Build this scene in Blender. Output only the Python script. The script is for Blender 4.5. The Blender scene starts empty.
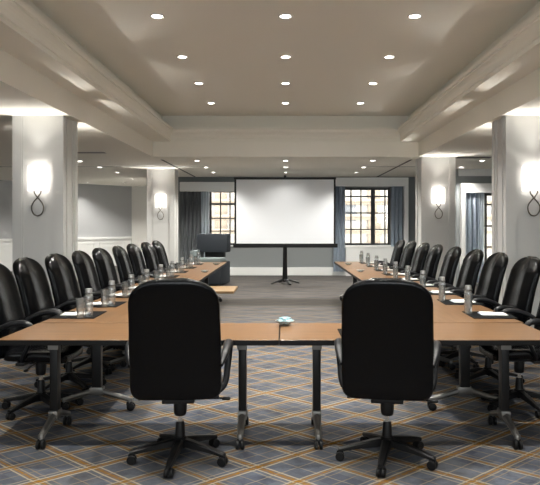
import bpy, bmesh, math, random
from mathutils import Vector, Matrix
random.seed(7)
PI = math.pi
S = bpy.context.scene
C = S.collection

# ------------------------------------------------------------------ materials
def new_mat(name):
    m = bpy.data.materials.new(name); m.use_nodes = True
    nt = m.node_tree; b = nt.nodes['Principled BSDF']
    return m, nt, b
def N(nt, t, **k):
    n = nt.nodes.new(t)
    for a, v in k.items(): setattr(n, a, v)
    return n
def mat(name, col, rough=.5, metal=0, bump=0, bscale=60, var=0, vscale=3, spec=.5, coat=0):
    m, nt, b = new_mat(name)
    b.inputs['Base Color'].default_value = (*col, 1)
    b.inputs['Roughness'].default_value = rough
    b.inputs['Metallic'].default_value = metal
    b.inputs['Specular IOR Level'].default_value = spec
    b.inputs['Coat Weight'].default_value = coat
    tc = N(nt, 'ShaderNodeTexCoord')
    if var:
        no = N(nt, 'ShaderNodeTexNoise'); no.inputs['Scale'].default_value = vscale
        no.inputs['Detail'].default_value = 4
        nt.links.new(tc.outputs['Object'], no.inputs['Vector'])
        mx = N(nt, 'ShaderNodeMix', data_type='RGBA')
        mx.inputs[6].default_value = (*[c*(1-var) for c in col], 1)
        mx.inputs[7].default_value = (*[min(1, c*(1+var)) for c in col], 1)
        nt.links.new(no.outputs['Fac'], mx.inputs[0])
        nt.links.new(mx.outputs[2], b.inputs['Base Color'])
    if bump:
        n2 = N(nt, 'ShaderNodeTexNoise'); n2.inputs['Scale'].default_value = bscale
        nt.links.new(tc.outputs['Object'], n2.inputs['Vector'])
        bp = N(nt, 'ShaderNodeBump'); bp.inputs['Strength'].default_value = bump
        bp.inputs['Distance'].default_value = .01
        nt.links.new(n2.outputs['Fac'], bp.inputs['Height'])
        nt.links.new(bp.outputs['Normal'], b.inputs['Normal'])
    return m
def emit(name, col, s):
    m, nt, b = new_mat(name)
    b.inputs['Base Color'].default_value = (*col, 1)
    b.inputs['Emission Color'].default_value = (*col, 1)
    b.inputs['Emission Strength'].default_value = s
    return m
def clear(name, tint, gloss=.12, rough=.03, milk=0):
    m, nt, b = new_mat(name)
    nt.nodes.remove(b)
    out = nt.nodes['Material Output']
    tr = N(nt, 'ShaderNodeBsdfTransparent'); tr.inputs[0].default_value = (*tint, 1)
    gl = N(nt, 'ShaderNodeBsdfGlossy'); gl.inputs['Roughness'].default_value = rough
    lw = N(nt, 'ShaderNodeLayerWeight'); lw.inputs['Blend'].default_value = .35
    ma = N(nt, 'ShaderNodeMath', operation='MULTIPLY_ADD')
    ma.inputs[1].default_value = .6; ma.inputs[2].default_value = gloss
    nt.links.new(lw.outputs['Facing'], ma.inputs[0])
    mx = N(nt, 'ShaderNodeMixShader')
    nt.links.new(ma.outputs[0], mx.inputs[0]); nt.links.new(tr.outputs[0], mx.inputs[1]); nt.links.new(gl.outputs[0], mx.inputs[2])
    if milk:
        df = N(nt, 'ShaderNodeBsdfDiffuse'); df.inputs[0].default_value = (.6, .62, .62, 1)
        m2 = N(nt, 'ShaderNodeMixShader'); m2.inputs[0].default_value = milk
        nt.links.new(mx.outputs[0], m2.inputs[1]); nt.links.new(df.outputs[0], m2.inputs[2]); mx = m2
    nt.links.new(mx.outputs[0], out.inputs['Surface'])
    return m
def wood():
    m, nt, b = new_mat('table_wood')
    tc = N(nt, 'ShaderNodeTexCoord'); mp = N(nt, 'ShaderNodeMapping')
    mp.inputs['Scale'].default_value = (1.2, 14, 14)
    no = N(nt, 'ShaderNodeTexNoise'); no.inputs['Scale'].default_value = 2.2; no.inputs['Detail'].default_value = 6; no.inputs['Distortion'].default_value = .6
    cr = N(nt, 'ShaderNodeValToRGB')
    cr.color_ramp.elements[0].position = .3; cr.color_ramp.elements[0].color = (.112, .053, .0175, 1)
    cr.color_ramp.elements[1].position = .7; cr.color_ramp.elements[1].color = (.162, .081, .028, 1)
    nt.links.new(tc.outputs['Object'], mp.inputs['Vector']); nt.links.new(mp.outputs[0], no.inputs['Vector'])
    nt.links.new(no.outputs['Fac'], cr.inputs[0]); nt.links.new(cr.outputs[0], b.inputs['Base Color'])
    b.inputs['Roughness'].default_value = .36
    return m
def carpet():
    m, nt, b = new_mat('plaid_carpet')
    L = nt.links.new
    tc = N(nt, 'ShaderNodeTexCoord'); sp = N(nt, 'ShaderNodeSeparateXYZ'); L(tc.outputs['Object'], sp.inputs[0])
    # hand-woven wobble
    wn = N(nt, 'ShaderNodeTexNoise'); wn.inputs['Scale'].default_value = 9; L(tc.outputs['Object'], wn.inputs['Vector'])
    def M(op, a, bb=None, c=None):
        n = N(nt, 'ShaderNodeMath', operation=op)
        for i, v in enumerate((a, bb, c)):
            if v is None: continue
            if isinstance(v, (int, float)): n.inputs[i].default_value = v
            else: L(v, n.inputs[i])
        return n.outputs[0]
    an = math.radians(41)
    wob = M('MULTIPLY_ADD', wn.outputs['Fac'], .012, -.006)
    u = M('ADD', M('ADD', M('MULTIPLY', sp.outputs[0], math.sin(an)), M('MULTIPLY', sp.outputs[1], math.cos(an))), wob)
    v = M('ADD', M('SUBTRACT', M('MULTIPLY', sp.outputs[0], math.sin(an)), M('MULTIPLY', sp.outputs[1], math.cos(an))), wob)
    def band(t, period, off, w, soft=.004):
        f = M('FRACT', M('DIVIDE', M('ADD', t, off + 100*period), period))
        d = M('MULTIPLY', M('ABSOLUTE', M('SUBTRACT', f, .5)), period)
        n = N(nt, 'ShaderNodeMapRange'); n.interpolation_type = 'SMOOTHSTEP'
        n.inputs['From Min'].default_value = w/2 + soft; n.inputs['From Max'].default_value = w/2 - soft
        L(d, n.inputs['Value']); return n.outputs['Result']
    n1 = N(nt, 'ShaderNodeTexNoise'); n1.inputs['Scale'].default_value = 7; n1.inputs['Detail'].default_value = 7; n1.inputs['Roughness'].default_value = .7
    L(tc.outputs['Object'], n1.inputs['Vector'])
    mp = N(nt, 'ShaderNodeMapping'); mp.inputs['Scale'].default_value = (20, 60, 20); L(tc.outputs['Object'], mp.inputs[0])
    n2 = N(nt, 'ShaderNodeTexNoise'); n2.inputs['Scale'].default_value = 2; n2.inputs['Detail'].default_value = 4; L(mp.outputs[0], n2.inputs['Vector'])
    def mix(fac, a, c):
        n = N(nt, 'ShaderNodeMix', data_type='RGBA')
        if isinstance(fac, float): n.inputs[0].default_value = fac
        else: L(fac, n.inputs[0])
        for i, x in ((6, a), (7, c)):
            if isinstance(x, tuple): n.inputs[i].default_value = (*x, 1)
            else: L(x, n.inputs[i])
        return n.outputs[2]
    cr = N(nt, 'ShaderNodeValToRGB'); cr.color_ramp.elements[0].position = .36; cr.color_ramp.elements[0].color = (.085, .10, .145, 1)
    cr.color_ramp.elements[1].position = .66; cr.color_ramp.elements[1].color = (.29, .325, .40, 1)
    L(n1.outputs['Fac'], cr.inputs[0]); col = cr.outputs[0]
    # alternating block tone
    P = .66
    H = P/2
    for sc, amt, tone, seed in ((H, .50, (.19, .175, .155), 3.0), (H, .6, (.10, .115, .155), 17.0), (H/2, .35, (.30, .315, .34), 41.0)):
        cu = M('FLOOR', M('DIVIDE', M('ADD', u, .07+.25*H), sc)); cv = M('FLOOR', M('DIVIDE', M('ADD', v, .16+.25*H), sc))
        cb = N(nt, 'ShaderNodeCombineXYZ'); L(cu, cb.inputs[0]); L(cv, cb.inputs[1]); cb.inputs[2].default_value = seed
        w = N(nt, 'ShaderNodeTexWhiteNoise'); L(cb.outputs[0], w.inputs['Vector'])
        col = mix(M('MULTIPLY', w.outputs['Value'], amt), col, tone)
    brk = N(nt, 'ShaderNodeMapRange'); brk.inputs['From Min'].default_value = .3; brk.inputs['From Max'].default_value = .55
    L(n2.outputs['Fac'], brk.inputs['Value'])
    brk = brk.outputs['Result']
    for t, sh in ((u, .07), (v, .16)):
        col = mix(M('MULTIPLY', band(t, P, sh, .030), M('MULTIPLY', brk, .9)), col, (.50, .27, .08))
        col = mix(M('MULTIPLY', band(t, P, sh+H, .020), M('MULTIPLY', brk, .9)), col, (.50, .28, .09))
        for off, wd_, k_, cc in ((.028, .011, .95, (.74, .66, .52)), (-.028, .011, .9, (.74, .66, .52)), (.065, .008, .7, (.66, .58, .44)),
                                 (H+.022, .010, .85, (.70, .62, .47)), (H-.022, .009, .7, (.66, .56, .40)), (H-.06, .007, .5, (.60, .46, .28)),
                                 (H/2, .008, .45, (.60, .47, .28)), (H*1.5, .008, .55, (.66, .55, .38))):
            col = mix(M('MULTIPLY', band(t, P, sh+off, wd_, .003), k_), col, cc)
    # plainer grey weave towards the far end, then a darker band across
    mr = N(nt, 'ShaderNodeMapRange'); mr.inputs['From Min'].default_value = 7.5; mr.inputs['From Max'].default_value = 11.5; L(sp.outputs[1], mr.inputs['Value'])
    mp3 = N(nt, 'ShaderNodeMapping'); mp3.inputs['Scale'].default_value = (.9, 4.5, 1); L(tc.outputs['Object'], mp3.inputs[0])
    n3 = N(nt, 'ShaderNodeTexNoise'); n3.inputs['Scale'].default_value = 1.6; n3.inputs['Detail'].default_value = 5; L(mp3.outputs[0], n3.inputs['Vector'])
    cr3 = N(nt, 'ShaderNodeValToRGB'); cr3.color_ramp.elements[0].position = .35; cr3.color_ramp.elements[0].color = (.15, .145, .145, 1)
    cr3.color_ramp.elements[1].position = .65; cr3.color_ramp.elements[1].color = (.30, .28, .26, 1)
    L(n3.outputs['Fac'], cr3.inputs[0])
    col = mix(M('MULTIPLY', mr.outputs['Result'], .8), col, cr3.outputs[0])
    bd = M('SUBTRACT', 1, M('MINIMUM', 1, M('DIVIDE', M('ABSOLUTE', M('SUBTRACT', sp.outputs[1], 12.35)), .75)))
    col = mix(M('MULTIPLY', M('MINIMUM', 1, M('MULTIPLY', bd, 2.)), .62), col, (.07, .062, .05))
    hs = N(nt, 'ShaderNodeHueSaturation'); hs.inputs['Value'].default_value = .335; hs.inputs['Saturation'].default_value = 1.22; L(col, hs.inputs['Color']); L(hs.outputs[0], b.inputs['Base Color'])
    b.inputs['Roughness'].default_value = .95; b.inputs['Specular IOR Level'].default_value = .1
    n4 = N(nt, 'ShaderNodeTexNoise'); n4.inputs['Scale'].default_value = 260; L(tc.outputs['Object'], n4.inputs['Vector'])
    bp = N(nt, 'ShaderNodeBump'); bp.inputs['Strength'].default_value = .4; bp.inputs['Distance'].default_value = .006
    L(n4.outputs['Fac'], bp.inputs['Height']); L(bp.outputs[0], b.inputs['Normal'])
    return m

M_ceil = mat('ceiling_paint', (.88, .85, .765), .9, bump=.05, bscale=200)
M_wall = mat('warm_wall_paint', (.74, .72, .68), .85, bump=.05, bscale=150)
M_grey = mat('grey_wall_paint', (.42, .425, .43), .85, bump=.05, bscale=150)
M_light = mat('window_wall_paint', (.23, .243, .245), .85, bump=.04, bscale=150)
M_col = mat('column_paint', (.58, .575, .555), .8, bump=.03, bscale=150)
M_trim = mat('trim_paint', (.80, .80, .78), .5)
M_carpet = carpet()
M_tray = mat('tray_ceiling_paint', (.93, .91, .83), .9, bump=.05, bscale=200)
M_band = mat('carpet_band', (.13, .12, .11), .95, var=.25, vscale=6)
M_wood = wood()
M_edge = mat('black_edge', (.003, .003, .003), .5, spec=.2)
M_blackmetal = mat('black_metal', (.004, .004, .0045), .4, spec=.3)
M_silver = mat('brushed_silver', (.17, .165, .155), .4, metal=.85)
M_chrome = mat('chrome', (.75, .75, .75), .12, metal=1)
M_leather = mat('black_leather', (.0012, .0014, .0019), .24, bump=.06, bscale=90, spec=.22)
M_plastic = mat('black_plastic', (.004, .004, .0045), .42, spec=.3)
M_armpl = mat('arm_plastic', (.006, .0065, .008), .38, spec=.32)
M_rubber = mat('castor_rubber', (.003, .003, .0035), .5, spec=.25)
M_screen = mat('screen_fabric', (.74, .76, .79), .85)
M_scrblk = mat('screen_black', (.002, .002, .002), .4, spec=.3)
M_shade = emit('shade_glow', (1, .97, .93), .36)
M_bronze = mat('antique_bronze', (.11, .095, .075), .4, metal=.4)
M_lamp = emit('downlight_lens', (1, .96, .90), 5)
M_ring = mat('downlight_ring', (.72, .69, .64), .5)
M_curt = mat('curtain_grey', (.24, .255, .27), .85, var=.12, vscale=8)
M_curtb = mat('curtain_blue_grey', (.44, .51, .59), .85, var=.1, vscale=8)
M_sheer = mat('sheer_white', (.62, .68, .74), .8)
M_wframe = mat('window_frame_black', (.02, .02, .022), .4)
M_glass = clear('window_glass', (.97, .98, .98), .03, .02)
M_bglass = clear('bottle_glass', (.84, .86, .86), .22, .16, .14)
M_tglass = clear('tumbler_glass', (.86, .88, .88), .18, .15, .07)
M_cap = mat('bottle_cap', (.36, .36, .35), .3, metal=.6)
M_blabel = mat('bottle_label', (.50, .50, .49), .5, var=.4, vscale=60)
M_pad = mat('black_desk_pad', (.0035, .004, .0045), .75, spec=.1)
M_paper = mat('paper', (.80, .80, .78), .8)
M_mint = mat('mint_wrapper', (.36, .56, .62), .25, var=.5, vscale=50)
M_stone = mat('facade_stone', (.13, .10, .07), .9, var=.22, vscale=2.5)
M_stoneL = mat('facade_pale', (.23, .205, .17), .9, var=.08, vscale=2)
M_fwin = mat('facade_window', (.10, .10, .10), .7, spec=.1)
M_arm = mat('armchair_fabric', (.016, .021, .028), .7, bump=.1, bscale=200)
M_cush = mat('pale_cushion', (.20, .235, .235), .8)
M_plat = mat('platform_wood', (.27, .17, .08), .5, var=.12, vscale=4)
M_slot = mat('dark_slot', (.10, .095, .09), .8)

# ------------------------------------------------------------------ mesh helpers
class MB:
    def __init__(s): s.bm = bmesh.new()
    def box(s, x0, x1, y0, y1, z0, z1, bev=0, rot=None, seg=2):
        t = bmesh.new(); bmesh.ops.create_cube(t, size=1)
        for v in t.verts:
            v.co = Vector(((x0+x1)/2 + v.co.x*(x1-x0), (y0+y1)/2 + v.co.y*(y1-y0), (z0+z1)/2 + v.co.z*(z1-z0)))
        if bev: bmesh.ops.bevel(t, geom=t.edges[:], offset=bev, segments=seg, affect='EDGES', profile=.6)
        s.merge(t, rot); return s
    def merge(s, t, rot=None):
        if rot is not None: bmesh.ops.transform(t, matrix=rot, verts=t.verts)
        me = bpy.data.meshes.new('t'); t.to_mesh(me); t.free(); s.bm.from_mesh(me); bpy.data.meshes.remove(me)
    def lathe(s, prof, c=(0, 0, 0), n=24, mx=None):
        t = bmesh.new(); rings = []
        for r, z in prof:
            if r < 1e-5: rings.append([t.verts.new((0, 0, z))])
            else: rings.append([t.verts.new((r*math.cos(2*PI*i/n), r*math.sin(2*PI*i/n), z)) for i in range(n)])
        for a, b in zip(rings, rings[1:]):
            for i in range(n):
                j = (i+1) % n
                if len(a) == 1 and len(b) == 1: continue
                if len(a) == 1: t.faces.new((a[0], b[j], b[i]))
                elif len(b) == 1: t.faces.new((a[i], a[j], b[0]))
                else: t.faces.new((a[i], a[j], b[j], b[i]))
        M = Matrix.Translation(c) @ (mx if mx is not None else Matrix())
        s.merge(t, M); return s
    def tube(s, pts, r, n=10, flat=1.0, close=False):
        pts = [Vector(p) for p in pts]; t = bmesh.new(); rings = []; m = len(pts)
        up0 = None
        for i, p in enumerate(pts):
            if close: d = (pts[(i+1) % m] - pts[i-1]).normalized()
            else: d = (pts[min(i+1, m-1)] - pts[max(i-1, 0)]).normalized()
            if up0 is None:
                up0 = d.cross(Vector((0, 0, 1)));
                if up0.length < .1: up0 = d.cross(Vector((1, 0, 0)))
                up0.normalize()
            a = (up0 - d*up0.dot(d)).normalized(); up0 = a; b = d.cross(a)
            rr = r[i] if isinstance(r, (list, tuple)) else r
            rings.append([t.verts.new(p + a*rr*flat*math.cos(2*PI*k/n) + b*rr*math.sin(2*PI*k/n)) for k in range(n)])
        rg = list(zip(rings, rings[1:])) + ([(rings[-1], rings[0])] if close else [])
        for a, b in rg:
            for k in range(n): t.faces.new((a[k], a[(k+1) % n], b[(k+1) % n], b[k]))
        if not close:
            t.faces.new(rings[0][::-1]); t.faces.new(rings[-1])
        s.merge(t); return s
    def loft(s, rings, cap=True):
        t = bmesh.new(); R = [[t.verts.new(p) for p in r] for r in rings]; n = len(R[0])
        for a, b in zip(R, R[1:]):
            for k in range(n): t.faces.new((a[k], a[(k+1) % n], b[(k+1) % n], b[k]))
        if cap: t.faces.new(R[0][::-1]); t.faces.new(R[-1])
        s.merge(t); return s
    def prism(s, pts, z0, z1):
        return s.loft([[(x, y, z0) for x, y in pts], [(x, y, z1) for x, y in pts]])
    def sup(s, c, a, b, h, e1=.35, e2=.35, nu=28, nv=14, fn=None, rot=None):
        def pw(v, e): return math.copysign(abs(v)**e, v)
        t = bmesh.new(); rings = []
        for j in range(nv+1):
            ph = -PI/2 + PI*j/nv
            if j in (0, nv):
                rings.append([t.verts.new((c[0], c[1], c[2] + h*pw(math.sin(ph), e1)))]); continue
            rings.append([t.verts.new((c[0]+a*pw(math.cos(ph), e1)*pw(math.cos(2*PI*i/nu), e2), c[1]+b*pw(math.cos(ph), e1)*pw(math.sin(2*PI*i/nu), e2), c[2]+h*pw(math.sin(ph), e1))) for i in range(nu)])
        for p, q in zip(rings, rings[1:]):
            for i in range(nu):
                j = (i+1) % nu
                if len(p) == 1: t.faces.new((p[0], q[j], q[i]))
                elif len(q) == 1: t.faces.new((p[i], p[j], q[0]))
                else: t.faces.new((p[i], p[j], q[j], q[i]))
        if fn:
            for v in t.verts: v.co = fn(v.co)
        s.merge(t, rot); return s
    def build(s, name, m, parent=None, smooth=None):
        bmesh.ops.recalc_face_normals(s.bm, faces=s.bm.faces)
        me = bpy.data.meshes.new(name); s.bm.to_mesh(me); s.bm.free()
        if smooth:
            me.shade_smooth(); me.set_sharp_from_angle(angle=math.radians(smooth))
        me.materials.append(m)
        o = bpy.data.objects.new(name, me); C.objects.link(o)
        if parent: o.parent = parent
        return o
def tag(o, label=None, cat=None, group=None, kind=None):
    if label: o['label'] = label
    if cat: o['category'] = cat
    if group: o['group'] = group
    if kind: o['kind'] = kind
    return o
def empty(name, loc=(0, 0, 0), rz=0, label=None, cat=None, group=None):
    o = bpy.data.objects.new(name, None); C.objects.link(o); o.empty_display_size = .1
    o.location = loc; o.rotation_euler = (0, 0, rz)
    return tag(o, label, cat, group)
def struct(name, mb, m, label=None, parent=None, smooth=None):
    o = mb.build(name, m, parent, smooth)
    if not parent:
        o['kind'] = 'structure'
        if label: o['label'] = label
    return o
def copy_tree(o, parent=None):
    c = o.copy(); C.objects.link(c); c.parent = parent
    for ch in list(o.children): copy_tree(ch, c)
    return c
def place(proto, first, loc, rz, label, group=None):
    o = proto if first else copy_tree(proto)
    o.location = loc; o.rotation_euler = (0, 0, rz); o['label'] = label
    if group: o['group'] = group
    return o

ZS, ZSH, ZCR, ZU = 2.83, 3.13, 3.39, 3.68    # low ceiling, shelf, crown top, tray ceiling
XB, XC, XU = 2.66, 2.31, 2.50
YF = 13.0; YN = -5.6
# ------------------------------------------------------------------ floor / ceilings
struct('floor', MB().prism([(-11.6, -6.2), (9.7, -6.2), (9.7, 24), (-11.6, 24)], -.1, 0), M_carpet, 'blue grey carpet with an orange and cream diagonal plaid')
m = MB()
m.box(-11.6, -XB, -6.2, 24, ZS, ZS+.1).box(XB, 9.7, -6.2, 24, ZS, ZS+.1).box(-XB, XB, YF, 24, ZS, ZS+.1).box(-XB, XB, -6.2, YN, ZS, ZS+.1)
struct('ceiling', m, M_ceil, 'low flat ceiling around the raised tray')
m = MB()
for sx in (-1, 1):
    a, b = sorted((sx*XB, sx*(XB+.12))); m.box(a, b, YN, YF+.12, ZS+.1, ZSH+.05)
    a, b = sorted((sx*XC, sx*XB)); m.box(a, b, YN, YF, ZSH, ZSH+.05)
m.box(-XB, XB, YF, YF+.12, ZS+.1, ZSH+.05).box(-XB, XB, YN-.12, YN, ZS+.1, ZSH+.05)
struct('trim_2', m, M_ceil, 'beam face and flat shelf around the tray ceiling')
m = MB()
def ring(m, xi, yi, xo, yo, z0, z1):
    m.box(-xo, -xi, YN-yo, YF+yo, z0, z1).box(xi, xo, YN-yo, YF+yo, z0, z1)
    m.box(-xi, xi, YF+yi, YF+yo, z0, z1).box(-xi, xi, YN-yo, YN-yi, z0, z1)
ring(m, XC+.002, .002, XU, .19, ZSH+.052, ZCR-.06)
prof = [(0, 0), (.018, 0), (.018, .03), (.008, .035), (.008, .055), (.022, .06), (.022, .078), (.012, .082), (.016, .11), (.028, .14), (.046, .165), (.060, .18), (.060, .20), (.075, .205), (.075, .26), (-.19, .26), (-.19, .2), (0, .2)]
m.loft([[(-XC+p, YN+p, ZSH+z) for p, z in prof], [(-XC+p, YF-p, ZSH+z) for p, z in prof], [(XC-p, YF-p, ZSH+z) for p, z in prof], [(XC-p, YN+p, ZSH+z) for p, z in prof], [(-XC+p, YN+p, ZSH+z) for p, z in prof]], cap=False)
struct('trim_3', m, M_ceil, 'crown moulding around the tray ceiling')
m = MB(); ring(m, XU, .19, XU+.1, .29, ZCR-.05, ZU+.1)
m.box(-XU, XU, YN-.19, YF+.19, ZU, ZU+.1)
struct('ceiling_tray', m, M_tray, 'raised tray ceiling with recessed downlights')
# thin panel joints in the far low ceiling
m = MB()
for x in (-2.59, 2.63): m.box(x-.025, x+.025, YF+.6, 18.6, ZS-.004, ZS)
m.box(-7, -1.9, 15.28, 15.33, ZS-.004, ZS).box(1.9, 4, 15.28, 15.33, ZS-.004, ZS)
struct('trim_4', m, M_slot, 'thin dark joints in the far ceiling')

# ------------------------------------------------------------------ walls
def wall_seg(p, q, z0, z1, th, mb):
    p, q = Vector(p), Vector(q); d = (q-p).normalized(); n = Vector((-d.y, d.x))*th
    mb.prism([(p.x, p.y), (q.x, q.y), (q.x+n.x, q.y+n.y), (p.x+n.x, p.y+n.y)], z0, z1); return mb
struct('wall_left', MB().box(-11.6, -11.4, -6.2, 17.4, 0, ZS), M_grey)
struct('wall_right', MB().box(9.5, 9.7, -6.2, 16.2, 0, ZS), M_wall)
A, B_, Cc = (-11.45, 17.2), (-5.55, 23.45), (-3.6, 23.0)
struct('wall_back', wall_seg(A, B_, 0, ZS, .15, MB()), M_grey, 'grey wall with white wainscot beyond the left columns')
struct('wall_corner', wall_seg(B_, Cc, 0, ZS, .15, MB()), M_wall, 'short warm grey wall left of the window wall')
struct('wall_return', MB().box(-3.95, -3.8, 18.7, 23.1, 0, ZS), M_wall)
# wainscot on back wall
d = (Vector(B_)-Vector(A)).normalized(); nn = Vector((d.y, -d.x))
def strip(s0, s1, z0, z1, th, mb):
    p = Vector(A)+d*s0; q = Vector(A)+d*s1
    mb.prism([(p.x, p.y), (p.x+nn.x*th, p.y+nn.y*th), (q.x+nn.x*th, q.y+nn.y*th), (q.x, q.y)], z0, z1)
Ls = (Vector(B_)-Vector(A)).length
m = MB(); strip(0, Ls-.03, .94, 1.02, .05, m); strip(0, Ls-.03, .0, .94, .012, m)
k = 0.
while k < Ls-1.2:
    for (a, b, z0, z1) in ((k+.1, k+1.1, .80, .84), (k+.1, k+1.1, .2, .24), (k+.1, k+.14, .24, .80), (k+1.06, k+1.1, .24, .80)): strip(a, b, z0, z1, .03, m)
    k += 1.2
struct('trim_5', m, M_trim, 'white wainscot panels and chair rail on the grey back wall')
m = MB(); strip(0, Ls-.03, 0, .2, .045, m)
struct('baseboard_back', m, M_trim)

# window walls
def wall_open(x0, x1, y, th, opens, z1, mb):
    xs = x0
    for (a, b, c, e) in opens:
        mb.box(xs, a, y, y+th, 0, z1); mb.box(a, b, y, y+th, 0, c); mb.box(a, b, y, y+th, e, z1); xs = b
    mb.box(xs, x1, y, y+th, 0, z1); return mb
YW = 18.7
NW = [(-9.6+i*3.7, -6.7+i*3.7, 1.45, 2.75) for i in range(5)]  # windows added behind the camera to brighten the tray ceiling
struct('wall_near', wall_open(-11.6, 9.7, -6.4, .2, NW, ZS, MB()), M_wall, 'wall at the camera end of the room, with added windows')
WL = (-2.35, -.85, .87, 2.45); WR = (1.68, 3.02, .87, 2.52)
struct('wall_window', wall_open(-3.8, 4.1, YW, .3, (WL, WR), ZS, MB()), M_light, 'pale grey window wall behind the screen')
struct('wall_step', MB().box(4.1, 4.25, 16.0, YW+.3, 0, ZS), M_light)
YR = 16.0; W3 = (4.80, 5.95, .42, 2.24)
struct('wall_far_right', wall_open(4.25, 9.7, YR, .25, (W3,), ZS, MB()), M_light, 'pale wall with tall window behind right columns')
m = MB().box(-3.8, 4.08, YW-.03, YW, 0, .23, .004)
struct('baseboard_far', m, M_trim)
struct('baseboard_right', MB().box(4.25, 9.5, YR-.03, YR, 0, .2, .004), M_trim)
m = MB().box(4.25, 9.5, YR-.10, YR, ZS-.10, ZS).box(4.25, 9.5, YR-.05, YR, ZS-.17, ZS-.10)
struct('trim_6', m, M_trim, 'ceiling cornice above the far right window')

def window(name, W, y, bars_x, bars_z, label):
    x0, x1, z0, z1 = W
    r = empty(name, ((x0+x1)/2, y, z0)); r['kind'] = 'structure'; r['label'] = label
    cx = (x0+x1)/2
    m = MB()
    for (a, b, c, e) in ((x0, x0+.05, z0, z1), (x1-.05, x1, z0, z1), (x0+.05, x1-.05, z0, z0+.05), (x0+.05, x1-.05, z1-.06, z1)):
        m.box(a-cx, b-cx, .0, .06, c-z0, e-z0)
    m.build('window_frame', M_wframe, r)
    m = MB()
    for bx, w in bars_x: m.box(bx-w/2-cx, bx+w/2-cx, .005, .05, .05, z1-z0-.06)
    for bz, w in bars_z: m.box(x0+.05-cx, x1-.05-cx, .008, .047, bz-w/2-z0, bz+w/2-z0)
    m.build('glazing_bars', M_wframe, r)
    MB().box(x0+.02-cx, x1-.02-cx, .027, .032, .02, z1-z0-.02).build('pane', M_glass, r)
    MB().box(x0-cx-.05, x1-cx+.05, -.2 if y > 17 else -.2, .0, -.04, .0, .006).build('window_sill', M_trim, r)
fx = lambda px, D: (px-285.5)/650*D
fz = lambda py, D: 1.5-(py-223.2)/650*D
y = YW+.16
window('window_1', WL, y, [(fx(210.5, y), .06), (fx(220.5, y), .035), (fx(230, y), .035), (fx(240, y), .035), (fx(249, y), .035)], [(fz(204, y), .06), (fz(218.5, y), .03), (fz(231, y), .03)], 'black framed window left of the projector screen')
window('window_2', WR, y, [(fx(351, y), .04), (fx(361, y), .035), (fx(373, y), .12), (fx(385, y), .035)], [(fz(196.5, y), .04), (fz(213, y), .035), (fz(229.5, y), .035)], 'black framed window right of the projector screen')
y = YR+.12
window('window_3', W3, y, [(fx(486, y), .05), (fx(501, y), .05)], [(fz(204.5, y), .04), (fz(226, y), .04), (fz(247, y), .04)], 'tall black framed window between the two right columns')

for i, W in enumerate(NW):
    window(f'window_{i+4}', W, -6.35, [(W[0]+.9, .05), (W[0]+1.8, .05)], [(2.1, .04)], f'added daylight window in the unseen wall behind the camera, number {i+1} from the left')
def portal(x0, x1, z0, z1, y, s):
    ld = bpy.data.lights.new('daylight_portal', 'AREA'); ld.shape = 'RECTANGLE'; ld.size = x1-x0; ld.size_y = z1-z0; ld.cycles.is_portal = True
    o = bpy.data.objects.new('daylight_portal', ld); C.objects.link(o); o.location = ((x0+x1)/2, y, (z0+z1)/2); o.rotation_euler = (s*PI/2, 0, 0)
for W in NW: portal(*W, -6.42, 1)
portal(*WL, YW+.32, -1); portal(*WR, YW+.32, -1); portal(*W3, YR+.27, -1)

# pelmets / casings
tag(MB().box(-3.0, -.80, YW-.26, YW-.01, 2.40, 2.67, .008).build('pelmet', M_trim), 'cream boxed pelmet over the left window curtains', 'pelmet')
r = empty('pelmet', (1.35, YW-.01, 2.55), 0, 'white pelmet and side board framing the window right of screen', 'pelmet')
MB().box(0, 2.15, -.20, 0, 0, .25, .006).build('box_front', M_trim, r); MB().box(2.03, 2.15, -.20, 0, -2.55, -.001, .004).build('side_board', M_trim, r)
r = empty('pelmet', (4.28, YR-.01, 2.24), 0, 'white pelmet and side board over the tall far right window', 'pelmet')
MB().box(0, 2.1, -.19, 0, 0, .23, .006).build('box_front', M_trim, r); MB().box(0, .10, -.19, 0, -2.24, -.001, .004).build('side_board', M_trim, r)
m = MB().box(1.72, 3.08, YW-.19, YW-.035, .0, .80, .006).box(1.68, 3.1, YW-.205, YW-.035, .80, .83, .005)
tag(m.build('radiator_cover', M_trim), 'white radiator cover under the window right of the screen', 'radiator cover')

def curtain(x0, x1, y, z0, z1, m, label, amp=.035, wl=.11, group='curtains at the windows', y_=.0):
    n = max(24, int((x1-x0)/wl*14)); ph = random.random()*6
    mb = MB(); t = bmesh.new(); rows = 14; R = []
    for j in range(rows+1):
        z = z0+(z1-z0)*j/rows; k = 1-.25*j/rows
        row = [t.verts.new((x0+(x1-x0)*i/n, y+amp*k*math.sin(ph+2*PI*(x1-x0)*i/n/wl)+.012*math.sin(3*i/n*6+j*.4), z)) for i in range(n+1)]
        R.append(row)
    for a, b in zip(R, R[1:]):
        for i in range(n): t.faces.new((a[i], a[i+1], b[i+1], b[i]))
    bmesh.ops.solidify(t, geom=t.faces[:], thickness=.006)
    mb.merge(t)
    return tag(mb.build('curtain', m, None, 50), label, 'curtain', group)
curtain(-3.0, -2.42, YW-.12, .03, 2.42, M_curt, 'dark grey pleated curtain left of the left window')
curtain(-2.42, -2.18, YW-.10, .03, 2.42, M_sheer, 'pale blue white sheer curtain edge at the left window', .02, .08)
curtain(1.37, 1.70, YW-.12, .12, 2.56, M_curtb, 'blue grey curtain hanging just right of the projector screen')
curtain(3.02, 3.34, YW-.12, .12, 2.56, M_curtb, 'blue grey curtain at right side of window above chairs')
curtain(4.40, 4.72, YR-.11, .05, 2.26, M_curtb, 'grey pleated curtain at the tall far right window')
curtain(4.72, 4.86, YR-.09, .05, 2.26, M_sheer, 'narrow pale sheer curtain beside tall far right window', .015, .06)

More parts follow.
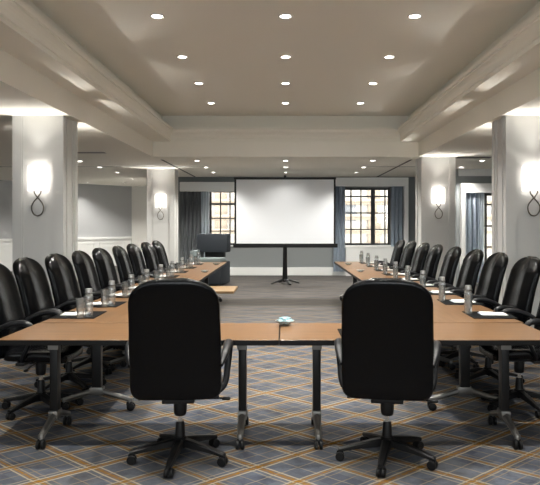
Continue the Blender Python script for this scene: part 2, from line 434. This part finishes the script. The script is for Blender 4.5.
# ------------------------------------------------------------------ columns + sconces
def pilaster(name, x0, x1, y0, y1, label):
    r = empty(name, ((x0+x1)/2, y0, 0)); r['kind'] = 'structure'; r['label'] = label
    cx = (x0+x1)/2; w = (x1-x0)/2; dp = y1-y0
    m = MB().box(-w+.02, w-.02, .02, dp-.02, 0, ZS)
    for sy in (0, 1):
        ya, yb = (0, .022) if sy == 0 else (dp-.022, dp)
        m.box(-w, -w+.115, ya, yb, 0, ZS); m.box(w-.115, w, ya, yb, 0, ZS)
        m.box(-w+.115, w-.115, ya, yb, 0, .25)
        ya, yb = (.006, .02) if sy == 0 else (dp-.02, dp-.006)
        m.box(-w+.115, -w+.135, ya, yb, .25, ZS); m.box(w-.135, w-.115, ya, yb, .25, ZS)
    for sx in (-1, 1):
        a, b = sorted((sx*(w-.021), sx*w))
        for (p, q) in ((.022, .10), (.14, .17), (dp-.17, dp-.14), (dp-.10, dp-.022)): m.box(a, b, p, q, 0, ZS)
    m.build('shaft', M_col, r)
    MB().box(-w-.02, w+.02, -.02, dp+.02, 0, .16, .008).build('plinth', M_trim, r)
    return r
cols = [('column_left', -3.37, -2.74, 8.02, 8.57, 'nearer left white pilaster column with lit sconce'),
        ('column_left', -3.40, -2.72, 15.93, 16.48, 'farther left white pilaster column by the dark curtain'),
        ('column_right', 2.72, 3.39, 8.02, 8.57, 'nearer right white pilaster column cut by picture edge'),
        ('column_right', 2.72, 3.41, 13.03, 13.6, 'farther right white pilaster column beside the window')]
for yc in (1.6, -4.0):  # unseen columns added, the first pair carrying extra sconces for ceiling fill
    cols += [('column_left', -3.37, -2.74, yc, yc+.55, 'added unseen white pilaster column left of the camera'), ('column_right', 2.72, 3.39, yc, yc+.55, 'added unseen white pilaster column right of the camera')]
for c in cols: pilaster(*c)

def make_sconce():
    r = empty('wall_sconce')
    tag(r, 'x', 'wall lamp', 'column sconces')
    # local: wall plane at y=0, projects to -y ; z=0 at shade centre
    m = MB(); n = 28; R = []
    for z in (-.15, .15):
        R.append([(.128*math.cos(PI*i/n), -.012-.10*math.sin(PI*i/n), z) for i in range(n+1)])
    t = bmesh.new(); V = [[t.verts.new(p) for p in rr] for rr in R]
    for i in range(n): t.faces.new((V[0][i], V[0][i+1], V[1][i+1], V[1][i]))
    bmesh.ops.solidify(t, geom=t.faces[:], thickness=.003); m.merge(t)
    m.build('lamp_shade', M_shade, r, 60)
    MB().box(-.04, .04, -.012, 0, -.10, .10, .004).build('back_plate', M_bronze, r)
    # crossing strands that open into a loop
    m = MB()
    for s in (-1, 1):
        pts = []
        for i in range(27):
            u = i/26; z = -.15-.31*u
            if u < .28: x = s*.045*math.cos(u/.28*PI/2)
            else:
                q = (u-.28)/.72; x = -s*.074*math.sin(min(1, q/.55)*PI/2) if q < .55 else -s*.074*math.sqrt(max(0, 1-((q-.55)/.45)**2))
            pts.append((x, -.045-.006*s*(1 if u < .5 else 0), z))
        m.tube(pts, .0085, 8)
    m.tube([(0, -.045, -.24), (0, 0, -.20)], .006, 8)
    m.tube([(-.045, -.05, -.15), (-.045, -.05, -.10)], .006, 8).tube([(.045, -.05, -.15), (.045, -.05, -.10)], .006, 8)
    m.build('looped_bracket', M_bronze, r, 60)
    ld = bpy.data.lights.new('sconce_bulb', 'POINT'); ld.energy = .32; ld.color = (1, .96, .90); ld.shadow_soft_size = .022
    lo = bpy.data.objects.new('bulb', ld); C.objects.link(lo); lo.parent = r; lo.location = (0, -.07, .02)
    ld = bpy.data.lights.new('sconce_uplight', 'SPOT'); ld.energy = 8; ld.color = (1, .96, .90); ld.shadow_soft_size = .02; ld.spot_size = math.radians(104); ld.spot_blend = .45
    lo = bpy.data.objects.new('bulb', ld); C.objects.link(lo); lo.parent = r; lo.location = (0, -.075, .12); lo.rotation_euler = (PI+.6, 0, 0)
    return r
sc = make_sconce(); first = True
for (x, y_, rz, lab) in ((-3.05, 8.04, 0, 'glowing white shade sconce on the nearer left column'),
                         (-3.06, 15.95, 0, 'glowing white shade sconce on the farther left column'),
                         (3.055, 8.04, 0, 'glowing white shade sconce on the nearer right column at picture edge'),
                         (3.065, 13.05, 0, 'glowing white shade sconce on the farther right column'),
                         (-3.05, 8.55, PI, 'sconce on rear face of the nearer left column'),
                         (3.055, 8.55, PI, 'sconce on rear face of the nearer right column'),
                         (-3.05, 2.13, PI, 'added sconce on rear face of the unseen column left of the camera'),  # this and the next three sconces are added out of view as uplight
                         (3.055, 2.13, PI, 'added sconce on rear face of the unseen column right of the camera'),
                         (-3.05, 1.62, 0, 'added sconce on front face of the unseen column left of the camera'),
                         (3.055, 1.62, 0, 'added sconce on front face of the unseen column right of the camera')):
    place(sc, first, (x, y_, 2.05), rz, lab); first = False

# ------------------------------------------------------------------ downlights
def make_down():
    r = empty('downlight'); tag(r, 'x', 'ceiling light')
    MB().lathe([(.052, -.002), (.066, -.010), (.075, -.006), (.078, 0), (.052, 0), (.052, -.002)], n=28).build('trim_ring', M_ring, r, 40)
    MB().lathe([(0, -.004), (.052, -.004), (.052, -.001), (0, -.001)], n=24).build('lens', M_lamp, r)
    return r
dl = make_down(); first = True
def down(x, y_, z, e, lab, group, ang=98, blend=.65, scale=1):
    global first
    o = place(dl, first, (x, y_, z), 0, lab, group); first = False
    for ch in list(o.children):
        if ch.type == 'LIGHT': bpy.data.objects.remove(ch)
    if scale != 1: o.scale = (scale, scale, 1)
    lamps.append((o, e, ang, blend))
lamps = []
rown = ['nearest', 'second', 'third', 'farthest']
E1 = 58
for i, y_ in enumerate((6.84, 8.51, 10.12, 11.79)):
    for x, nm in ((-1.35, 'left'), (0, 'middle'), (1.36, 'right')):
        down(x, y_, ZU, E1, f'recessed downlight in the tray ceiling, {nm} column, {rown[i]} visible row', 'tray ceiling downlights')
for i, y_ in enumerate((.2, 1.9, 3.55, 5.2)):
    for x, nm in ((-1.35, 'left'), (0, 'middle'), (1.36, 'right')):
        down(x, y_, ZU, E1*(.55 if y_ < 2.5 else 1), f'recessed tray downlight above the camera side, {nm} column, row {"four three two one".split()[i]} before the visible ones', 'tray downlights nearer than the picture shows')
for i, y_ in enumerate((13.8, 15.4, 17.0)):
    for x, nm in ((-1.88, 'left of the screen'), (0, 'above the screen'), (1.85, 'right of the screen')):
        down(x, y_, ZS, (70, 6, 36)[i] if x == 0 else (22, 50, 50)[i], f'recessed downlight in the low far ceiling {nm}, {("nearest","middle","farthest")[i]} of three', 'far ceiling downlights', 165 if x == 0 and i == 0 else 130)
for i, (x, y_) in enumerate(((-4.4, 13.9), (-4.4, 15.4), (-4.4, 17.0), (-4.6, 19.5), (-5.3, 21.3))):
    down(x, y_, ZS, 50, f'recessed downlight between the left columns, {("nearest","second","third","fourth","farthest")[i]} from the camera', 'left side downlights', 130)
down(-6.5, 21.35, ZS, 34, 'recessed downlight close to the grey back wall behind the near column', 'left side downlights', 130)
down(-7.6, 18.2, ZS, 60, 'added recessed downlight hidden behind the nearer left column near the grey wall', 'left side downlights', 140)  # unseen lamp added to brighten the grey wall and outer ceiling
down(4.17, 13.8, ZS, 40, 'recessed downlight between the right columns, nearer one', 'right side downlights', 130)
down(4.16, 15.4, ZS, 40, 'recessed downlight between the right columns, one by the window cornice', 'right side downlights', 130)
for sx, nm in ((-1, 'left'), (1, 'right')):
    for i, y_ in enumerate((1.5, 5.0, 8.5, 11.5)):
        down(sx*4.4, y_, ZS, 36, f'recessed downlight in the {nm} side aisle out of sight, {("nearest","second","third","farthest")[i]} one', 'side aisle downlights out of sight')
for i, (o, e, ang, blend) in enumerate(lamps):
    ld = bpy.data.lights.new('downlight_beam', 'SPOT'); ld.energy = e; ld.color = (1, .97, .905)
    ld.spot_size = math.radians(ang); ld.spot_blend = blend; ld.shadow_soft_size = .05
    lo = bpy.data.objects.new('beam', ld); C.objects.link(lo); lo.parent = o; lo.location = (0, 0, -.02)

# ceiling slots
def vent(x0, x1, y0, y1, lab):
    r = empty('ceiling_vent', ((x0+x1)/2, (y0+y1)/2, ZS), 0, lab, 'ceiling vent')
    w, h = (x1-x0)/2, (y1-y0)/2
    MB().box(-w, w, -h, h, -.006, 0).build('slot', M_slot, r)
    MB().box(-w-.02, w+.02, -h-.02, -h, -.01, 0).box(-w-.02, w+.02, h, h+.02, -.01, 0).build('frame', M_ring, r)
vent(-3.92, -3.40, 12.1, 12.3, 'dark slot air vent in the low ceiling beside the nearer left column')
vent(3.45, 4.15, 12.9, 13.25, 'dark slot air vent in the low ceiling between the right columns')

# ------------------------------------------------------------------ projector screen
D = 16.0
r = empty('projector_screen', (fx(285, D), D, 0), 0, 'white pull-up projector screen on black tripod pedestal before the window wall', 'projector screen')
w = 2.49/2; zb, zt = .93, 2.62
MB().box(-w+.03, w-.03, -.004, .004, zb+.05, zt-.04).build('screen_sheet', M_screen, r)
MB().box(-w-.01, w+.01, -.03, .03, zt-.045, zt+.005, .008).build('top_bar', M_scrblk, r)
MB().box(-w-.03, w+.05, -.04, .04, zb-.03, zb+.07, .015).build('bottom_case', M_scrblk, r)
m = MB().box(-w, -w+.045, -.008, .008, zb+.05, zt-.04).box(w-.045, w, -.008, .008, zb+.05, zt-.04)
m.build('black_border', M_scrblk, r)
MB().tube([(0, .05, .12), (0, .05, 2.66)], .026, 14).lathe([(0, 0), (.075, 0), (.062, .1), (.055, .4), (.05, .82), (.05, .86), (0, .86)], (0, .0, .09), 16).build('pole', M_scrblk, r, 40)
MB().box(-.03, .03, -.01, .05, 2.6, 2.68, .01).build('hook', M_scrblk, r)
for k in range(4):
    a = PI/4*0 + k*PI/2 + .35
    MB().tube([(0, 0, .12), (.12*math.cos(a), .12*math.sin(a), .10), (.36*math.cos(a), .36*math.sin(a), .022)], [.03, .03, .02], 8, 1.9).build('leg', M_scrblk, r, 40)
MB().lathe([(0, .06), (.07, .06), (.08, .09), (.07, .16), (0, .17)]).build('base_hub', M_scrblk, r, 40)

# ------------------------------------------------------------------ lounge armchair and platform at the far end
r = empty('lounge_armchair', (-1.78, 15.9, 0), math.radians(-12), 'dark blue grey high-backed lounge armchair beyond the left table row', 'armchair')
MB().box(-.40, .32, -.35, .42, .03, .56, .03).build('seat_base', M_arm, r, 40)
MB().box(-.30, .30, -.36, .12, .565, .665, .03).build('seat_cushion', M_cush, r, 40)
MB().box(-.24, .24, .10, .30, .56, .86, .02).build('back_support', M_scrblk, r, 40)
m = MB().box(-.42, .36, .02, .34, .79, 1.24, .03)
m.build('backrest', M_arm, r, 40)
MB().box(-.46, -.34, -.34, .34, .56, .84, .02).build('arm', M_cush, r, 40)
tag(MB().box(-2.0, -1.10, 13.85, 15.0, 0, .05, .01).build('platform', M_plat), 'low light wood platform on the carpet by the far end of left tables', 'platform')

# ------------------------------------------------------------------ tables
def make_table(L, W):
    r = empty('training_table'); tag(r, 'x', 'table')
    h = L/2; w = W/2
    MB().box(-h+.004, h-.004, -w+.004, w-.004, .722, .742, .002, seg=1).build('tabletop', M_wood, r)
    m = MB()
    m.box(-h, h, -w, -w+.012, .705, .739, .003).box(-h, h, w-.012, w, .705, .739, .003)
    m.box(-h, -h+.012, -w+.012, w-.012, .705, .739, .003).box(h-.012, h, -w+.012, w-.012, .705, .739, .003)
    m.box(-h+.012, h-.012, -w+.012, w-.012, .705, .721)
    m.build('edge_band', M_edge, r)
    MB().box(-h+.22, h-.22, -.06, .06, .655, .705, .006).build('frame_rail', M_blackmetal, r)
    lx = h-.26
    for s in (-1, 1):
        leg = MB().box(s*lx-.028, s*lx+.028, -.038, .038, .13, .70, .010).build('leg', M_blackmetal, r, 40)
        m = MB().box(s*lx-.032, s*lx+.032, -.055, .055, .125, .19, .01)
        for q in (-1, 1):
            m.tube([(s*lx, q*.03, .155), (s*lx, q*.27, .083)], [.026, .019], 8, 1.1)
            m.lathe([(0, .06), (.02, .062), (.022, .09), (.016, .1), (0, .1)], (s*lx, q*.262, 0), 12)
        m.build('foot', M_silver, leg, 40)
        for q in (-1, 1):
            m = MB()
            for e in (-1, 1):
                m.lathe([(0, -.011), (.026, -.011), (.031, -.007), (.031, .007), (.026, .011), (0, .011)], (s*lx+e*.017, q*.262-.01, .0312), 16, Matrix.Rotation(PI/2, 4, 'Y'))
            m.box(s*lx-.02, s*lx+.02, q*.262-.02, q*.262+.026, .04, .072, .008)
            m.build('castor', M_rubber, leg, 40)
        MB().box(s*lx-.05, s*lx+.05, -.15, .15, .688, .704, .003).box(s*lx-.034, s*lx+.034, -.052, -.038, .618, .656).build('bracket', M_silver, leg)
    return r
TW = .72
t0 = make_table(1.84, TW); t0['group'] = 'front pair of tables'
TZ = .742
place(t0, True, (-.962, 4.58, 0), 0, 'wood-topped training table across the front, left of the centre seam')
o = place(t0, False, (.879, 4.58, 0), 0, 'wood-topped training table across the front, right of the centre seam')
ordn4 = ['nearest the front table', 'second from the front', 'third from the front', 'at the far screen end']
ts = make_table(1.925, .735); ts['group'] = 'side row tables'
for i in range(4):
    place(ts, i == 0, (-1.51, 4.95+.965+i*1.93, 0), PI/2, f'wood training table of the left row, {ordn4[i]}')
SK = math.atan(.0125)
def rc(D): return 1.44-.0125*(D-5)
for i in range(4):
    y_ = 4.955+.985+i*1.975
    o = place(ts, False, (rc(y_), y_, 0), PI/2+SK, f'wood training table of the right row, {ordn4[i]}')
    o.scale = (1.023, 1.04, 1)

# ------------------------------------------------------------------ office chair
def make_chair():
    r = empty('office_chair'); tag(r, 'x', 'chair')
    # backrest : loft of closed cross-sections
    def front_y(z):
        K = [(.47, -.195), (.60, -.205), (.75, -.228), (.90, -.262), (1.05, -.308), (1.19, -.372)]
        for (a, b), (c, e) in zip(K, K[1:]):
            if z <= c: u = max(0, (z-a)/(c-a)); return b+(e-b)*u
        return K[-1][1]
    rings = []; n = 56; z0, z1 = .452, 1.187; rows = 48
    for j in range(rows+1):
        v = j/rows; v = .5-.5*math.cos(PI*v); z = z0+(z1-z0)*v
        top = max(0, (z-(z1-.17))/.17); bot = max(0, ((z0+.09)-z)/.09)
        k = (1-min(1, top)**2.5)**(1/2.5) if top > 0 else 1
        kb = (1-min(1, bot)**2.6)**(1/2.6) if bot > 0 else 1
        k = max(k, .34) if top > 0 else k
        wid = (.270 - .012*max(0, (z-.8)/.4))*max(k, .34)*(.72+.28*kb)
        th = .052*max(.12, (1-min(1, top)**3.5)**.5)*(.55+.45*kb)
        yc = front_y(z)-.052
        rr = []
        for i in range(n):
            a = 2*PI*i/n; cx, sy = math.cos(a), math.sin(a)
            x = wid*math.copysign(abs(cx)**.45, cx); y_ = th*math.copysign(abs(sy)**.6, sy)
            u = x/max(wid, 1e-4)
            if sy > 0:  # front: side bolsters, hollow centre channel
                bol = math.exp(-((abs(u)-.62)/.17)**2)*.020 - math.exp(-((abs(u)-.36)/.07)**2)*.010 + .006*math.cos(u*PI/2)
                y_ += bol*min(1, k*1.1)*sy
                y_ += .018*math.exp(-((z-.66)/.09)**2)*(1-u*u)*sy
            rr.append((x, yc+y_ - .0*u*u, z))
        rings.append(rr)
    MB().loft(rings).build('backrest', M_leather, r, 85)
    # seat
    def sf(c):
        c = c.copy()
        if c.z > .47: c.z += .012*math.cos(c.x/.27*PI)*-1*.6
        if c.y > .10: c.z -= (c.y-.10)**2*.9
        return c
    MB().sup((0, .03, .472), .262, .25, .045, .45, .30, 36, 16, sf).build('seat', M_leather, r, 60)
    MB().box(-.10, .10, -.14, .13, .39, .43, .008).box(-.25, .25, -.10, -.03, .405, .43, .006).lathe([(0, .285), (.034, .285), (.040, .30), (.042, .34), (.042, .39), (0, .39)], n=20).build('tilt_mechanism', M_plastic, r, 40)
    MB().tube([(.06, .0, .40), (.19, .0, .395), (.27, -.0, .385)], [.006, .006, .006], 8).sup((.29, 0, .383), .03, .016, .011, .7, .7, 12, 8).build('lever', M_plastic, r, 60)
    # arms
    for s in (-1, 1):
        P = [(.262, -.265, .655), (.285, -.20, .70), (.297, -.13, .728), (.303, -.06, .742), (.305, -.0, .742), (.306, .035, .724), (.305, .048, .685), (.302, .04, .63), (.297, .02, .57), (.290, -.01, .51), (.265, -.04, .462), (.20, -.06, .425)]
        # smooth by Catmull-Rom
        Q = []
        for i in range(len(P)-1):
            p0, p1, p2, p3 = [Vector(P[max(0, min(len(P)-1, i+k))]) for k in (-1, 0, 1, 2)]
            for q in range(4):
                t = q/4; Q.append(.5*((2*p1)+(-p0+p2)*t+(2*p0-5*p1+4*p2-p3)*t*t+(-p0+3*p1-3*p2+p3)*t**3))
        Q.append(Vector(P[-1])); Q = [(s*q.x, q.y, q.z) for q in Q]
        m_ = len(Q); R = [.013+.007*math.sin(PI*min(1, i/(m_*.72)))+.003 for i in range(m_)]
        MB().tube(Q, R, 12, 1.25).build('armrest', M_armpl, r, 60)
    # column
    MB().lathe([(.034, .10), (.034, .12), (.028, .225), (.024, .245), (0, .245)], n=20).build('gas_lift_cover', M_plastic, r, 40)
    MB().lathe([(0, .24), (.014, .24), (.014, .335), (0, .335)], n=16).build('gas_lift', M_chrome, r, 40)
    m = MB().lathe([(0, .085), (.045, .085), (.05, .10), (.048, .135), (.036, .15), (0, .15)], n=20)
    for k in range(5):
        a = -PI/2-.12+k*2*PI/5; c_, s_ = math.cos(a), math.sin(a)
        rg = []
        for (rr, w, zt, zb_) in ((.03, .030, .142, .095), (.10, .028, .130, .088), (.20, .023, .108, .076), (.29, .020, .086, .062), (.315, .016, .080, .064)):
            px, py = -s_, c_
            rg.append([(c_*rr+px*w*a_, s_*rr+py*w*a_, z) for a_, z in ((-1, zb_), (1, zb_), (1, zt-.008), (.6, zt), (-.6, zt), (-1, zt-.008))])
        m.loft(rg)
    m.build('star_base', M_plastic, r, 30)
    for k in range(5):
        a = -PI/2-.12+k*2*PI/5; m = MB(); c_, s_ = math.cos(a)*.30, math.sin(a)*.30
        tw = a+PI/2+.3*math.sin(k*3)
        rt = Matrix.Translation((c_, s_, .029)) @ Matrix.Rotation(tw, 4, 'Z')
        for e in (-1, 1):
            m.lathe([(0, -.011), (.024, -.011), (.0285, -.007), (.0285, .007), (.024, .011), (0, .011)], (0, 0, 0), 16, rt @ Matrix.Translation((e*.0165, 0, 0)) @ Matrix.Rotation(PI/2, 4, 'Y'))
        t = bmesh.new(); bmesh.ops.create_cube(t, size=1)
        bmesh.ops.transform(t, matrix=rt @ Matrix.Translation((0, 0, .014)) @ Matrix.Diagonal((.014, .04, .04, 1)), verts=t.verts); m.merge(t)
        m.build('castor', M_rubber, r, 40)
    return r
ch = make_chair()
place(ch, True, (-.668, 4.125, 0), math.radians(3.5), 'black leather office chair seen from behind at the left front table', 'front office chairs seen from behind')
place(ch, False, (.645, 4.125, 0), math.radians(-9), 'black leather office chair seen from behind at the right front table', 'front office chairs seen from behind')
ordn = ['nearest, cut by picture edge', 'second from the camera', 'third from the camera', 'fourth from the camera', 'fifth from the camera', 'sixth from the camera', 'seventh from the camera', 'eighth from the camera', 'ninth, nearest the screen']
LD = [5.22, 5.90, 6.66, 7.43, 8.23, 9.10, 9.92, 10.85, 11.75]
RD = [5.30, 6.10, 6.95, 7.80, 8.70, 9.60, 10.50, 11.45, 12.45]
for i, y_ in enumerate(LD):
    place(ch, False, (-1.95+random.uniform(-.015, .015), y_, 0), -PI/2+math.radians(random.uniform(-4, 2)), f'black leather office chair of the left row, {ordn[i]}', 'left row of office chairs')
for i, y_ in enumerate(RD):
    place(ch, False, (1.92-.0125*(y_-5)+random.uniform(-.015, .015), y_, 0), PI/2+math.radians(random.uniform(-2, 4)), f'black leather office chair of the right row, {ordn[i]}', 'right row of office chairs')

# ------------------------------------------------------------------ place settings
def make_pad():
    return tag(MB().box(-.20, .20, -.175, .175, 0, .006, .002, seg=1).build('desk_pad', M_pad), 'x', 'desk pad')
def make_note():
    r = empty('notepad'); tag(r, 'x', 'notepad')
    MB().box(-.075, .075, -.105, .105, 0, .006).build('paper_block', M_paper, r)
    MB().box(-.075, .075, .095, .1052, .0, .0068).build('binding_strip', M_curtb, r)
    return r
def make_pen():
    r = empty('pen'); tag(r, 'x', 'pen')
    MB().tube([(0, -.06, .005), (0, .055, .005)], .0045, 8).build('barrel', M_paper, r, 40)
    MB().tube([(0, -.072, .005), (0, -.06, .005)], [.001, .0045], 8).build('tip', M_cap, r, 40)
    return r
def make_bottle():
    r = empty('water_bottle'); tag(r, 'x', 'water bottle')
    MB().lathe([(0, 0), (.030, 0), (.033, .006), (.033, .16), (.030, .178), (.025, .19), (.025, .20), (0, .20)], n=24).build('bottle_body', M_bglass, r, 40)
    MB().lathe([(.0305, .186), (.0345, .186), (.0345, .192), (.0305, .192), (.0305, .186)], n=24).build('neck_ring', M_chrome, r, 40)
    MB().lathe([(0, .192), (.027, .192), (.027, .222), (.025, .226), (0, .226)], n=16).build('bottle_cap', M_cap, r, 40)
    return r
def make_glass():
    return tag(MB().lathe([(0, 0), (.028, 0), (.034, .155), (.0318, .155), (.0265, .012), (0, .012)], n=24).build('drinking_glass', M_tglass, None, 40), 'x', 'drinking glass')
pad, note, pen, bot, gla = make_pad(), make_note(), make_pen(), make_bottle(), make_glass()
LB = [5.24, 5.93, 6.68, 7.42, 8.27, 9.10, 9.96, 10.9, 11.85]
RB = [5.50, 6.37, 7.21, 8.04, 8.87, 9.72, 10.58, 11.55, 12.45]
first = True
oo = ['nearest the camera', 'second from the camera', 'third from the camera', 'fourth from the camera', 'fifth from the camera', 'sixth from the camera', 'seventh from the camera', 'eighth from the camera', 'at the far end']
for side, L_, s in (('left', LB, -1), ('right', RB, 1)):
    for i, D in enumerate(L_):
        sk = 0 if s < 0 else -.0125*(D-5.5)
        yc = D+.12 if s < 0 else D-.15
        rz = -PI/2 if s < 0 else PI/2
        rz += math.radians(random.uniform(-2, 2))
        xp = s*1.675+sk if s > 0 else -1.70
        place(pad, first, (xp, yc, TZ), rz, f'black desk pad on the {side} table row, {oo[i]}', f'desk pads on the {side} row')
        place(note, first, (xp+s*.035, yc+.015, TZ+.006), rz+math.radians(random.uniform(-6, 6)), f'white notepad on a black pad of the {side} row, {oo[i]}', f'notepads on the {side} row')
        place(pen, first, (xp-s*.01+s*.02, yc+.125, TZ+.006), rz+math.radians(random.uniform(-12, 12)), f'white pen beside the notepad of the {side} row, {oo[i]}', f'pens on the {side} row')
        place(bot, first, (s*1.545+sk if s > 0 else -1.585, D, TZ+.006), random.random(), f'clear water bottle on the {side} table row, {oo[i]}', f'water bottles on the {side} row')
        place(gla, first, ((-1.63, D-.075, TZ+.006) if s < 0 else (1.525+sk, D-.085, TZ+.006)), 0, f'tall clear drinking glass by the bottle of the {side} row, {oo[i]}', f'drinking glasses on the {side} row')
        first = False
place(pad, False, (.57, 4.46, TZ), 0, 'black desk pad on the front table behind the right front chair')

# ------------------------------------------------------------------ bowls of wrapped mints
bowl = empty('glass_bowl'); tag(bowl, 'x', 'bowl', 'glass bowls of mints')
MB().lathe([(0, 0), (.030, 0), (.034, .006), (.060, .024), (.068, .036), (.065, .036), (.057, .026), (.03, .010), (0, .008)], n=28).build('bowl_body', M_tglass, bowl, 40)
MB().lathe([(.0645, .0345), (.069, .0345), (.069, .038), (.0645, .038)], n=28).build('rim', M_cap, bowl, 40)
mint = MB().sup((0, 0, 0), .015, .009, .007, .7, .7, 12, 8)
for s in (-1, 1):
    mint.loft([[(s*.013, -.002, -.002), (s*.013, .002, -.002), (s*.013, .002, .002), (s*.013, -.002, .002)], [(s*.024, -.009, -.001), (s*.024, .009, -.003), (s*.024, .009, .001), (s*.024, -.009, .003)]])
mint = tag(mint.build('wrapped_mint', M_mint, None, 50), 'x', 'candy')
f1 = f2 = True
for (x, y_, n_, lab) in ((-.005, 4.82, 22, 'front table at the centre seam'), (-1.235, 9.95, 7, 'left table row nearer the camera'), (-1.25, 11.75, 7, 'left table row near its far end'),
                         (1.16, 10.05, 7, 'right table row nearer the camera'), (1.14, 11.75, 7, 'right table row near its far end')):
    place(bowl, f1, (x, y_, TZ), 0, f'small clear bowl of mints on the {lab}'); f1 = False
    for k in range(n_):
        a = k*2.4; lay = 0 if k < 7 else (1 if k < 15 else 2); rr = (.026 if k % 7 else 0) if lay == 0 else (.040 if lay == 1 else .020)
        o = place(mint, f2, (x+rr*math.cos(a), y_+rr*math.sin(a), TZ+.020+.017*lay+(.001*(k % 3))), a*1.7, f'blue wrapped mint in the bowl on the {lab}', f'mints in the bowl on the {lab}')
        o.rotation_euler.x = random.uniform(-.4, .4); f2 = False

# ------------------------------------------------------------------ buildings outside
YB = 30
r = empty('stone_building', (0, YB, -6), 0, 'pale stone building across the street seen through the windows', 'building')
MB().box(-16, 22, 0, 3, 0, 22).build('wall', M_stoneL, r)
m = MB()
for z in (4.6, 5.2, 5.75, 6.45, 7.15, 7.8, 8.5, 9.4): m.box(-16, 22, -.35, 0, z, z+.10).box(-16, 22, -.2, 0, z-.14, z)
m.build('cornice', M_stone, r)
m = MB()
x = -15.0
while x < 21: m.box(x, x+.55, -.12, 0, 0, 22); x += 2.35
m.build('pilasters', M_stone, r)
x = -14.0; k = 0
while x < 20:
    for z in (4.1, 7.6, 10.2):
        MB().box(x, x+.8, -.03, .0, z, z+.75).build('window', M_fwin, r)
    x += 2.35

# ------------------------------------------------------------------ world, camera
wd = bpy.data.worlds.new('sky'); S.world = wd; wd.use_nodes = True
bg = wd.node_tree.nodes['Background']; bg.inputs[0].default_value = (.93, .97, 1, 1); bg.inputs[1].default_value = 3.5
cd = bpy.data.cameras.new('camera'); cam = bpy.data.objects.new('camera', cd); C.objects.link(cam)
cam.location = (0, 0, 1.5); cam.rotation_euler = (PI/2, 0, 0)
cd.sensor_width = 36; cd.lens = 650/540*36; cd.shift_x = -15.5/540; cd.shift_y = -19.3/540
cd.clip_start = .05; cd.clip_end = 200
S.camera = cam
vs = S.view_settings
S.display_settings.display_device = 'sRGB'
vs.view_transform = 'Standard'; vs.look = 'None'; vs.gamma = 1; vs.use_curve_mapping = False; vs.exposure = 2.3
